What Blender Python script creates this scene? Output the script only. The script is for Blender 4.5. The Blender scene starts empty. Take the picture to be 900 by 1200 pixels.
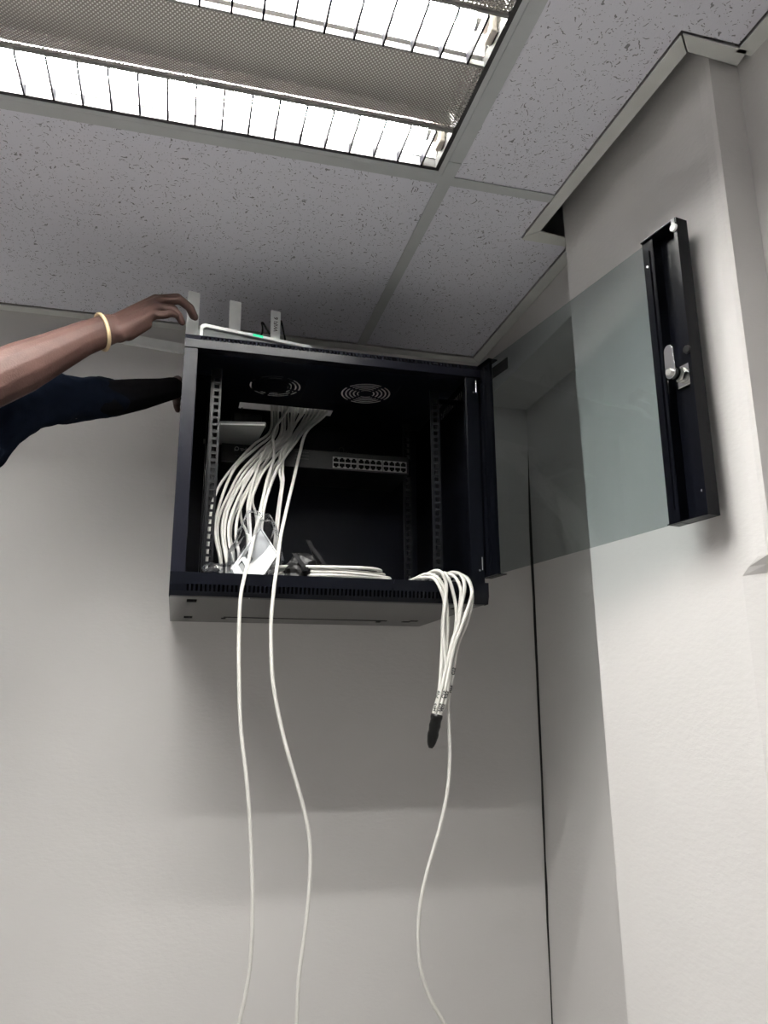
import bpy, bmesh, math, random
from mathutils import Vector, Matrix, noise

# ------------------------------------------------------------------ camera, light, exposure
ZC = 1.60                      # camera height above the floor; everything below is measured from the camera height
F = 904.96                     # focal length in pixels of a 900x1200 frame
RIGHT = Vector((0.9670, -0.2547, -0.0049)); DOWN = Vector((0.0577, 0.2378, -0.9696)); FWD = Vector((0.2481, 0.9373, 0.2446))
scene = bpy.context.scene
col = scene.collection
cam_d = bpy.data.cameras.new('camera'); cam = bpy.data.objects.new('camera', cam_d); col.objects.link(cam)
fw = FWD.normalized(); rt = (RIGHT - fw * RIGHT.dot(fw)).normalized(); up = rt.cross(fw)
cam.matrix_world = Matrix(((rt.x, up.x, -fw.x, 0), (rt.y, up.y, -fw.y, 0), (rt.z, up.z, -fw.z, ZC), (0, 0, 0, 1)))
cam_d.sensor_fit = 'VERTICAL'; cam_d.sensor_height = 36.0; cam_d.lens = F / 1200 * 36.0
cam_d.clip_start = 0.02
scene.camera = cam
world = bpy.data.worlds.new('world'); scene.world = world; world.use_nodes = True
world.node_tree.nodes['Background'].inputs[0].default_value = (0.5, 0.55, 0.6, 1)
world.node_tree.nodes['Background'].inputs[1].default_value = 0.0      # a closed room
vs = scene.view_settings
vs.view_transform = 'Standard'; vs.look = 'None'; vs.gamma = 1.0; vs.use_curve_mapping = False
vs.exposure = 0.0
TUBE = 195.0                     # strength of the fluorescent tubes

RND = random.Random(7)

def at(px, py, Y):
    """point at depth Y on the line of sight through a pixel of the 900x1200 photograph"""
    d = RIGHT * ((px - 450) / F) + DOWN * ((py - 600) / F) + FWD
    return d * (Y / d.y)
def atz(px, py, Z):
    d = RIGHT * ((px - 450) / F) + DOWN * ((py - 600) / F) + FWD
    return d * (Z / d.z)

# ------------------------------------------------------------------ materials
MATS = {}
def nmat(name):
    m = bpy.data.materials.new(name); m.use_nodes = True
    MATS[name] = m
    nt = m.node_tree
    return m, nt, nt.nodes['Principled BSDF']
def mat(name, colr, rough=0.5, metal=0.0, spec=0.5, emit=0.0, noise_amt=0.06, noise_scale=30, bump=0.0, bump_scale=200):
    m, nt, b = nmat(name)
    b.inputs['Roughness'].default_value = rough; b.inputs['Metallic'].default_value = metal
    b.inputs['Specular IOR Level'].default_value = spec
    tc = nt.nodes.new('ShaderNodeTexCoord')
    n = nt.nodes.new('ShaderNodeTexNoise'); n.inputs['Scale'].default_value = noise_scale; n.inputs['Detail'].default_value = 4
    nt.links.new(tc.outputs['Object'], n.inputs['Vector'])
    mr = nt.nodes.new('ShaderNodeMapRange')
    mr.inputs['From Min'].default_value = 0.3; mr.inputs['From Max'].default_value = 0.7
    mr.inputs['To Min'].default_value = 1 - noise_amt; mr.inputs['To Max'].default_value = 1 + noise_amt
    nt.links.new(n.outputs['Fac'], mr.inputs['Value'])
    mx = nt.nodes.new('ShaderNodeVectorMath'); mx.operation = 'SCALE'
    mx.inputs[0].default_value = colr[:3]
    nt.links.new(mr.outputs['Result'], mx.inputs['Scale'])
    nt.links.new(mx.outputs['Vector'], b.inputs['Base Color'])
    if emit:
        b.inputs['Emission Color'].default_value = (*colr[:3], 1); b.inputs['Emission Strength'].default_value = emit
    if bump:
        n2 = nt.nodes.new('ShaderNodeTexNoise'); n2.inputs['Scale'].default_value = bump_scale; n2.inputs['Detail'].default_value = 3
        nt.links.new(tc.outputs['Object'], n2.inputs['Vector'])
        bp = nt.nodes.new('ShaderNodeBump'); bp.inputs['Strength'].default_value = bump; bp.inputs['Distance'].default_value = 0.002
        nt.links.new(n2.outputs['Fac'], bp.inputs['Height']); nt.links.new(bp.outputs['Normal'], b.inputs['Normal'])
    return m

def wall_mat(name, c0, c1):
    m, nt, b = nmat(name)
    b.inputs['Roughness'].default_value = 0.55; b.inputs['Specular IOR Level'].default_value = 0.3
    tc = nt.nodes.new('ShaderNodeTexCoord')
    n = nt.nodes.new('ShaderNodeTexNoise'); n.inputs['Scale'].default_value = 2.5; n.inputs['Detail'].default_value = 5
    nt.links.new(tc.outputs['Object'], n.inputs['Vector'])
    cr = nt.nodes.new('ShaderNodeValToRGB')
    cr.color_ramp.elements[0].position = 0.3; cr.color_ramp.elements[0].color = (*c0, 1)
    cr.color_ramp.elements[1].position = 0.7; cr.color_ramp.elements[1].color = (*c1, 1)
    nt.links.new(n.outputs['Fac'], cr.inputs['Fac']); nt.links.new(cr.outputs['Color'], b.inputs['Base Color'])
    n2 = nt.nodes.new('ShaderNodeTexNoise'); n2.inputs['Scale'].default_value = 70; n2.inputs['Detail'].default_value = 4; n2.inputs['Roughness'].default_value = 0.6
    n3 = nt.nodes.new('ShaderNodeTexNoise'); n3.inputs['Scale'].default_value = 7; n3.inputs['Detail'].default_value = 2
    mp = nt.nodes.new('ShaderNodeMapping'); mp.inputs['Scale'].default_value = (1, 1, 2.0)
    nt.links.new(tc.outputs['Object'], mp.inputs['Vector']); nt.links.new(mp.outputs['Vector'], n2.inputs['Vector']); nt.links.new(tc.outputs['Object'], n3.inputs['Vector'])
    ad = nt.nodes.new('ShaderNodeMath'); ad.operation = 'MULTIPLY_ADD'; ad.inputs[1].default_value = 2.5
    nt.links.new(n3.outputs['Fac'], ad.inputs[0]); nt.links.new(n2.outputs['Fac'], ad.inputs[2])
    bp = nt.nodes.new('ShaderNodeBump'); bp.inputs['Strength'].default_value = 0.18; bp.inputs['Distance'].default_value = 0.003
    nt.links.new(ad.outputs[0], bp.inputs['Height']); nt.links.new(bp.outputs['Normal'], b.inputs['Normal'])
    return m

def tile_mat():
    m, nt, b = nmat('ceiling_tile')
    b.inputs['Roughness'].default_value = 0.9; b.inputs['Specular IOR Level'].default_value = 0.15
    tc = nt.nodes.new('ShaderNodeTexCoord')
    nz = nt.nodes.new('ShaderNodeTexNoise'); nz.inputs['Scale'].default_value = 45; nz.inputs['Detail'].default_value = 2
    nt.links.new(tc.outputs['Object'], nz.inputs['Vector'])
    sc = nt.nodes.new('ShaderNodeVectorMath'); sc.operation = 'SCALE'; sc.inputs['Scale'].default_value = 0.035
    nt.links.new(nz.outputs['Color'], sc.inputs[0])
    ad = nt.nodes.new('ShaderNodeVectorMath'); ad.operation = 'ADD'
    nt.links.new(tc.outputs['Object'], ad.inputs[0]); nt.links.new(sc.outputs['Vector'], ad.inputs[1])
    facs = []
    for k, (sx, sy, rot, thr) in enumerate(((150, 75, 0.5, 0.20), (80, 160, -0.3, 0.18), (165, 165, 0, 0.19))):
        mp = nt.nodes.new('ShaderNodeMapping'); mp.inputs['Scale'].default_value = (sx, sy, 0.0); mp.inputs['Rotation'].default_value = (0, 0, rot)
        mp.inputs['Location'].default_value = (k * 3.1, k * 7.7, 0)
        nt.links.new(ad.outputs['Vector'], mp.inputs['Vector'])
        v = nt.nodes.new('ShaderNodeTexVoronoi'); v.voronoi_dimensions = '2D'; v.inputs['Scale'].default_value = 1.0
        nt.links.new(mp.outputs['Vector'], v.inputs['Vector'])
        sp = nt.nodes.new('ShaderNodeSeparateColor'); nt.links.new(v.outputs['Color'], sp.inputs['Color'])
        keep = nt.nodes.new('ShaderNodeMath'); keep.operation = 'MULTIPLY_ADD'; keep.inputs[1].default_value = thr * 2.2; keep.inputs[2].default_value = -thr * 1.2
        nt.links.new(sp.outputs['Red'], keep.inputs[0])
        lt = nt.nodes.new('ShaderNodeMath'); lt.operation = 'LESS_THAN'
        nt.links.new(v.outputs['Distance'], lt.inputs[0]); nt.links.new(keep.outputs[0], lt.inputs[1])
        facs.append(lt)
    mx = nt.nodes.new('ShaderNodeMath'); mx.operation = 'MAXIMUM'; nt.links.new(facs[0].outputs[0], mx.inputs[0]); nt.links.new(facs[1].outputs[0], mx.inputs[1])
    mx2 = nt.nodes.new('ShaderNodeMath'); mx2.operation = 'MAXIMUM'; nt.links.new(mx.outputs[0], mx2.inputs[0]); nt.links.new(facs[2].outputs[0], mx2.inputs[1])
    mix = nt.nodes.new('ShaderNodeMix'); mix.data_type = 'RGBA'
    mix.inputs[6].default_value = (0.69, 0.69, 0.75, 1); mix.inputs[7].default_value = (0.26, 0.26, 0.275, 1)
    nt.links.new(mx2.outputs[0], mix.inputs[0]); nt.links.new(mix.outputs[2], b.inputs['Base Color'])
    n4 = nt.nodes.new('ShaderNodeTexNoise'); n4.inputs['Scale'].default_value = 260
    nt.links.new(tc.outputs['Object'], n4.inputs['Vector'])
    sb = nt.nodes.new('ShaderNodeMath'); sb.operation = 'SUBTRACT'; nt.links.new(n4.outputs['Fac'], sb.inputs[0]); nt.links.new(mx2.outputs[0], sb.inputs[1])
    bp = nt.nodes.new('ShaderNodeBump'); bp.inputs['Strength'].default_value = 0.35; bp.inputs['Distance'].default_value = 0.002
    nt.links.new(sb.outputs[0], bp.inputs['Height']); nt.links.new(bp.outputs['Normal'], b.inputs['Normal'])
    return m

def perf_mat():
    """painted sheet metal punched with a fine staggered pattern of round holes"""
    m, nt, b = nmat('perforated_sheet')
    b.inputs['Base Color'].default_value = (0.32, 0.30, 0.28, 1); b.inputs['Roughness'].default_value = 0.5; b.inputs['Metallic'].default_value = 0.2
    tc = nt.nodes.new('ShaderNodeTexCoord')
    def holes(off):
        mp = nt.nodes.new('ShaderNodeMapping'); mp.inputs['Scale'].default_value = (1 / 0.0062, 1 / 0.0062, 0); mp.inputs['Location'].default_value = (off, off, 0)
        nt.links.new(tc.outputs['Object'], mp.inputs['Vector'])
        fr = nt.nodes.new('ShaderNodeVectorMath'); fr.operation = 'FRACTION'; nt.links.new(mp.outputs['Vector'], fr.inputs[0])
        su = nt.nodes.new('ShaderNodeVectorMath'); su.operation = 'SUBTRACT'; su.inputs[1].default_value = (0.5, 0.5, 0); nt.links.new(fr.outputs['Vector'], su.inputs[0])
        ln = nt.nodes.new('ShaderNodeVectorMath'); ln.operation = 'LENGTH'; nt.links.new(su.outputs['Vector'], ln.inputs[0])
        lt = nt.nodes.new('ShaderNodeMath'); lt.operation = 'LESS_THAN'; lt.inputs[1].default_value = 0.20; nt.links.new(ln.outputs['Value'], lt.inputs[0])
        return lt
    a, c = holes(0.0), holes(0.5)
    mx = nt.nodes.new('ShaderNodeMath'); mx.operation = 'MAXIMUM'; nt.links.new(a.outputs[0], mx.inputs[0]); nt.links.new(c.outputs[0], mx.inputs[1])
    iv = nt.nodes.new('ShaderNodeMath'); iv.operation = 'SUBTRACT'; iv.inputs[0].default_value = 1.0; nt.links.new(mx.outputs[0], iv.inputs[1])
    nt.links.new(iv.outputs[0], b.inputs['Alpha'])
    return m

def glass_mat(name, tint, refl=0.06, rough=0.02):
    m = bpy.data.materials.new(name); m.use_nodes = True; nt = m.node_tree
    for n in list(nt.nodes): nt.nodes.remove(n)
    out = nt.nodes.new('ShaderNodeOutputMaterial')
    tr = nt.nodes.new('ShaderNodeBsdfTransparent')
    nz = nt.nodes.new('ShaderNodeTexNoise'); nz.inputs['Scale'].default_value = 4
    tc = nt.nodes.new('ShaderNodeTexCoord'); nt.links.new(tc.outputs['Object'], nz.inputs['Vector'])
    cr = nt.nodes.new('ShaderNodeValToRGB')
    cr.color_ramp.elements[0].color = (*[c * 0.99 for c in tint], 1); cr.color_ramp.elements[1].color = (*[min(1, c * 1.01) for c in tint], 1)
    nt.links.new(nz.outputs['Fac'], cr.inputs['Fac']); nt.links.new(cr.outputs['Color'], tr.inputs['Color'])
    gl = nt.nodes.new('ShaderNodeBsdfGlossy'); gl.inputs['Roughness'].default_value = rough
    gl.inputs['Color'].default_value = (1, 1, 1, 1)
    fr = nt.nodes.new('ShaderNodeFresnel'); fr.inputs['IOR'].default_value = 1.45
    mul = nt.nodes.new('ShaderNodeMath'); mul.operation = 'MULTIPLY'; mul.inputs[1].default_value = refl / 0.04
    nt.links.new(fr.outputs['Fac'], mul.inputs[0])
    mx = nt.nodes.new('ShaderNodeMixShader'); nt.links.new(mul.outputs[0], mx.inputs['Fac'])
    nt.links.new(tr.outputs[0], mx.inputs[1]); nt.links.new(gl.outputs[0], mx.inputs[2]); nt.links.new(mx.outputs[0], out.inputs['Surface'])
    MATS[name] = m
    return m

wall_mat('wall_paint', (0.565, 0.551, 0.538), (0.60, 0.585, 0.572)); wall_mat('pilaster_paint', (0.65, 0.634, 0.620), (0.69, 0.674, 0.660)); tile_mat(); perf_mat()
glass_mat('smoked_glass', (0.735, 0.768, 0.772), 0.003, 0.02)
glass_mat('clear_plastic', (0.91, 0.92, 0.94), 0.03, 0.12)
mat('grid_metal', (0.45, 0.47, 0.475), 0.45, spec=0.35, noise_amt=0.03)
mat('trim_white', (0.60, 0.61, 0.58), 0.5, spec=0.35, noise_amt=0.03)
mat('dark_gap', (0.05, 0.05, 0.047), 0.8)
mat('slab', (0.70, 0.69, 0.67), 0.9)
mat('vinyl', (0.66, 0.65, 0.64), 0.6, spec=0.3, noise_amt=0.06, noise_scale=20)
mat('black_metal', (0.0022, 0.0026, 0.0042), 0.25, spec=0.12, noise_amt=0.1, bump=0.04, bump_scale=900)
mat('black_metal_inner', (0.0018, 0.0028, 0.0068), 0.5, spec=0.15, noise_amt=0.1)
mat('lit_black_metal', (0.0045, 0.0048, 0.0080), 0.27, spec=0.15, noise_amt=0.08, bump=0.04, bump_scale=900)  # lighter copy of black_metal; light on these faces is in the colour
mat('gloss_black', (0.012, 0.0125, 0.013), 0.2, spec=0.6)
mat('rail_metal', (0.0058, 0.0063, 0.0075), 0.3, spec=0.2)
mat('chrome', (0.75, 0.75, 0.74), 0.18, metal=1.0)
mat('zinc', (0.62, 0.62, 0.60), 0.3, metal=0.9)
mat('plate_white', (0.42, 0.43, 0.43), 0.4)
mat('white_plastic', (0.80, 0.82, 0.80), 0.4)
mat('grey_plastic', (0.10, 0.105, 0.105), 0.5)
mat('pale_grey', (0.22, 0.225, 0.22), 0.5)
mat('black_plastic', (0.004, 0.004, 0.0045), 0.4, spec=0.15)
mat('switch_grey', (0.010, 0.011, 0.012), 0.45)
mat('port_frame', (0.30, 0.30, 0.285), 0.35, metal=0.2)
mat('port_black', (0.004, 0.004, 0.004), 0.7, spec=0.02)
mat('ink', (0.01, 0.01, 0.01), 0.6)
mat('print_white', (0.34, 0.34, 0.33), 0.5)
mat('print_grey', (0.06, 0.06, 0.06), 0.5)
mat('cable_white', (0.56, 0.55, 0.515), 0.38, spec=0.45, noise_amt=0.04, noise_scale=60)
mat('tape_black', (0.003, 0.003, 0.003), 0.35, spec=0.2, bump=0.5, bump_scale=90)
mat('reflector', (0.88, 0.88, 0.86), 0.4, noise_amt=0.02)
mat('louvre', (0.004, 0.004, 0.006), 0.6, spec=0.05)
mat('lamp_black', (0.035, 0.035, 0.035), 0.5)
mat('lamp_rim', (0.22, 0.22, 0.21), 0.5)
mat('lamp_holder', (0.6, 0.55, 0.48), 0.5)
mat('tube_light', (1.0, 0.985, 0.95), 0.5, emit=TUBE, noise_amt=0.0)
mat('led_green', (0.02, 0.75, 0.36), 0.5, emit=0.5)
def skin_mat():
    m = mat('skin', (0.058, 0.032, 0.027), 0.5, spec=0.15, noise_amt=0.16, noise_scale=26, bump=0.25, bump_scale=320)
    return m
skin_mat()
mat('shirt_navy', (0.0032, 0.0050, 0.0100), 0.9, spec=0.03, noise_amt=0.15, noise_scale=60, bump=0.3, bump_scale=500)
mat('shaded_forearm', (0.0036, 0.0033, 0.0038), 0.9, spec=0.03, noise_amt=0.15)  # near-black cover: deep shade on bare skin put into the colour
mat('trousers', (0.010, 0.010, 0.012), 0.9, spec=0.05, bump=0.3, bump_scale=400)
mat('hair', (0.004, 0.0035, 0.003), 0.9, spec=0.03, bump=0.8, bump_scale=180)
mat('shoe', (0.02, 0.02, 0.02), 0.5)
mat('eye_white', (0.30, 0.28, 0.26), 0.4, spec=0.2)
mat('iris', (0.006, 0.004, 0.003), 0.3, spec=0.3)
mat('bracelet', (0.55, 0.42, 0.25), 0.4, bump=0.6, bump_scale=240)
mat('stool_wood', (0.30, 0.20, 0.11), 0.5, noise_amt=0.2, noise_scale=14)

# ------------------------------------------------------------------ mesh helpers
def world_loc(o):
    p = Vector((0, 0, 0))
    while o is not None:
        p += o.location; o = o.parent
    return p
class MB:
    def __init__(s): s.v = []; s.f = []
    def quad(s, *pts):
        b = len(s.v); s.v += [tuple(p) for p in pts]; s.f.append(tuple(range(b, b + len(pts))))
        return s
    def box(s, x0, x1, y0, y1, z0, z1, T=None):
        b = len(s.v)
        vs_ = [(x, y, z) for z in (z0, z1) for y in (y0, y1) for x in (x0, x1)]
        if T: vs_ = [tuple(T(Vector(p))) for p in vs_]
        s.v += vs_
        for f in ((0, 2, 3, 1), (4, 5, 7, 6), (0, 1, 5, 4), (2, 6, 7, 3), (0, 4, 6, 2), (1, 3, 7, 5)): s.f.append(tuple(b + i for i in f))
        return s
    def prism(s, pts, axis, lo, hi, T=None):
        """polygon extruded along an axis; pts are the two other coordinates in x,y,z order"""
        b = len(s.v); n = len(pts)
        for h in (lo, hi):
            for a, c in pts:
                p = {'x': (h, a, c), 'y': (a, h, c), 'z': (a, c, h)}[axis]
                s.v.append(tuple(T(Vector(p))) if T else p)
        for i in range(n):
            j = (i + 1) % n; s.f.append((b + i, b + j, b + n + j, b + n + i))
        s.f.append(tuple(b + n - 1 - i for i in range(n))); s.f.append(tuple(b + n + i for i in range(n)))
        return s
    def tube(s, pts, r, n=8, caps=True, closed=False, flat=1.0):
        pts = [Vector(p) for p in pts]; m = len(pts)
        rs = r if isinstance(r, (list, tuple)) else [r] * m
        b = len(s.v); side = None
        for i, p in enumerate(pts):
            if closed: d = pts[(i + 1) % m] - pts[i - 1]
            else: d = pts[min(i + 1, m - 1)] - pts[max(i - 1, 0)]
            d = d.normalized() if d.length > 1e-9 else Vector((0, 0, 1))
            if side is None:
                side = d.cross(Vector((0, 0, 1)));
                if side.length < 0.05: side = d.cross(Vector((1, 0, 0)))
            side = (side - d * side.dot(d)).normalized(); u = d.cross(side)
            for k in range(n):
                a = 2 * math.pi * k / n
                s.v.append(tuple(p + side * (math.cos(a) * rs[i]) + u * (math.sin(a) * rs[i] * flat)))
        for i in range(m if closed else m - 1):
            for k in range(n):
                i2 = (i + 1) % m
                s.f.append((b + i * n + k, b + i * n + (k + 1) % n, b + i2 * n + (k + 1) % n, b + i2 * n + k))
        if caps and not closed:
            s.f.append(tuple(b + n - 1 - k for k in range(n))); s.f.append(tuple(b + (m - 1) * n + k for k in range(n)))
        return s
    def capsule(s, p0, p1, r0, r1, n=14):
        p0 = Vector(p0); p1 = Vector(p1); d = (p1 - p0); L = d.length; d = d / L if L > 1e-9 else Vector((0, 0, 1))
        pts = []; rs = []
        for k in range(5):
            a = math.pi / 2 * (1 - k / 4); pts.append(p0 - d * (r0 * math.sin(a))); rs.append(max(1e-4, r0 * math.cos(a)))
        for k in range(1, 4):
            t = k / 4; pts.append(p0.lerp(p1, t)); rs.append(r0 + (r1 - r0) * t)
        for k in range(5):
            a = math.pi / 2 * k / 4; pts.append(p1 + d * (r1 * math.sin(a))); rs.append(max(1e-4, r1 * math.cos(a)))
        return s.tube(pts, rs, n)
    def ell(s, c, rx, ry, rz, n=16, T=None):
        b = len(s.v); m = n // 2
        for i in range(m + 1):
            ph = math.pi * i / m; rr = max(0.004, math.sin(ph))
            for k in range(n):
                a = 2 * math.pi * k / n
                p = Vector((rx * rr * math.cos(a), ry * rr * math.sin(a), rz * math.cos(ph)))
                s.v.append(tuple(Vector(c) + (T @ p if T else p)))
        for i in range(m):
            for k in range(n):
                s.f.append((b + i * n + k, b + (i + 1) * n + k, b + (i + 1) * n + (k + 1) % n, b + i * n + (k + 1) % n))
        s.f.append(tuple(b + k for k in range(n))); s.f.append(tuple(b + m * n + n - 1 - k for k in range(n)))
        return s
    def grid_cells(s, us, ws, hole, emit):
        """cells of a cut sheet: every cell of the cut lines us x ws that is not a hole"""
        for i in range(len(us) - 1):
            for j in range(len(ws) - 1):
                if not hole((us[i] + us[i + 1]) / 2, (ws[j] + ws[j + 1]) / 2): emit(us[i], us[i + 1], ws[j], ws[j + 1])
        return s
    def mesh(s, name, off=Vector((0, 0, 0))):
        me = bpy.data.meshes.new(name)
        me.from_pydata([(x - off.x, y - off.y, z - off.z) for x, y, z in s.v], [], s.f); me.validate(); me.update()
        return me
    def build(s, name, material, parent=None, smooth=False, bevel=0.0, label=None):
        off = world_loc(parent) if parent else Vector((0, 0, 0))
        o = bpy.data.objects.new(name, s.mesh(name, off)); col.objects.link(o)
        if parent: o.parent = parent
        o.data.materials.append(MATS[material] if isinstance(material, str) else material)
        bm = bmesh.new(); bm.from_mesh(o.data); bmesh.ops.recalc_face_normals(bm, faces=bm.faces); bm.to_mesh(o.data); bm.free()
        if smooth:
            for p in o.data.polygons: p.use_smooth = True
        if bevel:
            md = o.modifiers.new('bevel', 'BEVEL'); md.width = bevel; md.segments = 2; md.limit_method = 'ANGLE'
        if label: o['label'] = label
        return o
def tag(o, label, cat, group=None):
    o['label'] = label; o['category'] = cat
    if group: o['group'] = group
    return o
def thing(name, label, cat, loc, group=None):
    o = bpy.data.objects.new(name, None); col.objects.link(o); o.location = loc; o.empty_display_size = 0.05
    return tag(o, label, cat, group)
def struct(o):
    o['kind'] = 'structure'; return o
def spline(pts, k=8):
    """Catmull-Rom through the points"""
    P = [Vector(p) for p in pts]; P = [P[0] * 2 - P[1]] + P + [P[-1] * 2 - P[-2]]
    out = []
    for i in range(1, len(P) - 2):
        a, b, c, d = P[i - 1:i + 3]
        for j in range(k):
            t = j / k
            out.append(0.5 * ((2 * b) + (c - a) * t + (2 * a - 5 * b + 4 * c - d) * t * t + (3 * b - a - 3 * c + d) * t ** 3))
    out.append(P[-2])
    return out
def text_mesh(body, size, name, material, parent, origin, ux, uy, depth=0.0003, align='CENTER', bold=0.0):
    cu = bpy.data.curves.new(name, 'FONT'); cu.body = body; cu.size = size; cu.align_x = align; cu.align_y = 'CENTER'; cu.extrude = depth; cu.resolution_u = 3; cu.offset = bold
    t = bpy.data.objects.new(name, cu); col.objects.link(t)
    bpy.context.view_layer.update()
    me = bpy.data.meshes.new_from_object(t.evaluated_get(bpy.context.evaluated_depsgraph_get()))
    bpy.data.objects.remove(t); bpy.data.curves.remove(cu)
    ux = Vector(ux).normalized(); uy = Vector(uy).normalized(); uz = ux.cross(uy)
    off = world_loc(parent) if parent else Vector((0, 0, 0))
    for v in me.vertices: v.co = Vector(origin) + ux * v.co.x + uy * v.co.y + uz * v.co.z - off
    o = bpy.data.objects.new(name, me); col.objects.link(o); o.parent = parent
    me.materials.clear(); me.materials.append(MATS[material])
    return o

# ------------------------------------------------------------------ the room
CH = 0.932          # underside of the ceiling grid above the camera
YB = 1.860          # back wall
XR = 0.770          # right wall
XL, YF, ZF = -5.60, -3.60, -ZC
ZT = 1.30           # structural slab over the suspended ceiling
struct(MB().box(XL - .1, 1.06, YF - .1, YB + .1, ZF - .08, ZF).build('floor', 'vinyl'))
struct(MB().box(XL - .12, XL, YF, YB, ZF, ZT).build('wall_left', 'wall_paint'))
struct(MB().box(XL - .1, XR + .12, YF - .12, YF, ZF, ZT).build('wall_front', 'wall_paint'))
# right wall: near part flush with the ceiling edge, then a recess behind the pilaster; a ragged open joint in its corner
joint = [(ZF, .884, .0045), (-1.0, .887, .0045), (-.62, .8925, .0050), (-.50, .8935, .0075), (-.42, .8960, .0095), (-.36, .8955, .0070), (-.25, .8980, .0095), (-.18, .8985, .0080), (-.05, .9000, .0095),
         (.08, .9015, .0100), (.20, .9025, .0105), (.27, .9032, .0100), (.36, .9040, .0120), (.46, .9045, .0115), (.56, .9050, .0080), (.66, .9060, .0030), (.72, .9065, -.0010), (ZT, .910, -.0010)]   # z, face of the recess wall, gap
joint = [(z, x, g * .72) for z, x, g in joint]
m = MB()
m.prism([(XL - .1, ZF)] + [(x - g, z) for z, x, g in joint] + [(XL - .1, ZT)], 'y', YB, YB + .12)
struct(m.build('wall_back', 'wall_paint'))
m = MB(); n = len(joint)
for z, x, g in joint: m.v += [(x, 1.19, z), (x, YB + .001, z), (1.05, YB + .001, z), (1.05, 1.19, z)]
for k in range(n - 1):
    for q in range(4): m.f.append((k * 4 + q, k * 4 + (q + 1) % 4, k * 4 + 4 + (q + 1) % 4, k * 4 + 4 + q))
m.f.append((0, 1, 2, 3)); m.f.append(tuple((n - 1) * 4 + q for q in range(4)))
struct(m.build('wall_right_recess', 'wall_paint'))
struct(MB().box(XR, 1.05, YF - .1, 1.19, ZF, ZT).build('wall_right', 'wall_paint'))
struct(MB().box(XR, 1.05, 1.19, YB, .806, ZT).build('wall_beam', 'wall_paint'))            # downstand over the recess
struct(MB().box(.84, .98, YB + .012, YB + .03, ZF, ZT).build('trim_1', 'dark_gap'))        # dark cavity behind the joint
struct(MB().box(XL - .1, 1.06, YF - .1, YB + .1, ZT, ZT + .1).build('ceiling_slab', 'slab'))

# pilaster on the right wall; its near arris is square above and worn to a chamfer below
def colsec(z):
    t = (z - ZF) / (ZT - ZF); far = 1.207 + 0.047 * t
    k = max(0.0, min(1.0, (z - 0.165) / 0.022)); k = k * k * (3 - 2 * k)     # 0 worn, 1 full
    yc = 0.855 + (0.823 - 0.855) * k; xc = 0.729 + (0.7170 - 0.729) * k; ym = 0.801
    xq = 0.745 + (0.7195 - 0.745) * k
    return [(XR + .05, far), (0.715, far), (0.715, 1.05), (0.715, yc + .02), (0.7152, yc), (xc, (yc + ym) / 2 - .004), (xq, ym), (XR + .05, 0.801)]
zs = [ZF, -1.0, -.5, -.2, 0, .10, .15, .165, .175, .185, .195, .205, .215, .225, .26, .4, .6, .8, .95, ZT]
m = MB(); n = 8
for z in zs: m.v += [(x, y, z) for x, y in colsec(z)]
for i in range(len(zs) - 1):
    for k in range(n - 1): m.f.append((i * n + k, i * n + k + 1, (i + 1) * n + k + 1, (i + 1) * n + k))
m.f.append(tuple(range(n))); m.f.append(tuple((len(zs) - 1) * n + k for k in range(n)))
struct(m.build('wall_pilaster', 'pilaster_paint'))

# suspended ceiling: an Empty for the whole, each tile, tee and angle its own piece
ceil = bpy.data.objects.new('ceiling', None); col.objects.link(ceil); ceil.location = (0, 0, CH); struct(ceil)
TEE = 0.024
xt = [XL, -4.439, -3.226, -2.013, -0.800, 0.413, XR]        # main tees run towards the back wall
yt = [YF, -3.087, -2.481, -1.875, -1.269, -0.663, -0.057, 0.533, 1.139, YB]
lamps = {(4, 7), (2, 7), (2, 3)}              # cells that hold a light fitting
ZTL = CH + .0035
def tile(poly):
    return MB().prism(poly, 'z', ZTL, ZTL + .015).build('ceiling_tile', 'ceiling_tile', ceil)
G = 0.0016
def rect(x0, x1, y0, y1): return [(x0, y0), (x1, y0), (x1, y1), (x0, y1)]
WA = 0.027          # wall angle flange
for i in range(6):
    for j in range(9):
        if (i, j) in lamps: continue
        x0 = xt[i] + (TEE if i else WA) - .004; x1 = xt[i + 1] + .004 if i < 5 else XR - WA - G
        y0 = yt[j] + (TEE if j else WA) - .004; y1 = yt[j + 1] + .004 if j < 8 else YB - WA - G
        if i == 5 and j == 7: tile([(x0, y0), (x1 - .0, y0), (x1, .7625), (.645, .7625), (.6375, y1), (x0, y1)])
        elif i == 5 and j == 8: tile([(x0, y0), (.6375, y0), (.6345, 1.2715), (.6345, 1.2855), (x1, 1.2855), (x1, y1), (x0, y1)])
        else: tile(rect(x0, x1, y0, y1))
def tee(name, x0, x1, y0, y1):
    o = MB().box(x0, x1, y0, y1, CH, CH + .0015).box((x0 + x1) / 2 - .001 if x1 - x0 < .03 else x0, (x0 + x1) / 2 + .001 if x1 - x0 < .03 else x1,
        (y0 + y1) / 2 - .001 if y1 - y0 < .03 else y0, (y0 + y1) / 2 + .001 if y1 - y0 < .03 else y1, CH + .0015, CH + .035).build(name, 'grid_metal', ceil)
    return o
for k, x in enumerate(xt[1:6]):
    tee('main_tee', x, x + TEE, YF + .02, 1.1005); tee('main_tee', x, x + TEE, 1.1015, YB - WA)
for y in yt[1:9]:
    for i in range(6):
        x0 = xt[i] + (TEE if i else .02); x1 = xt[i + 1] if i < 5 else XR - WA
        if i == 5 and y > 1: x1 = .640
        if i == 5 and .7 < y < .9: continue
        o = tee('cross_tee', x0, x1, y + .0005, y + TEE - .0005)
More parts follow.
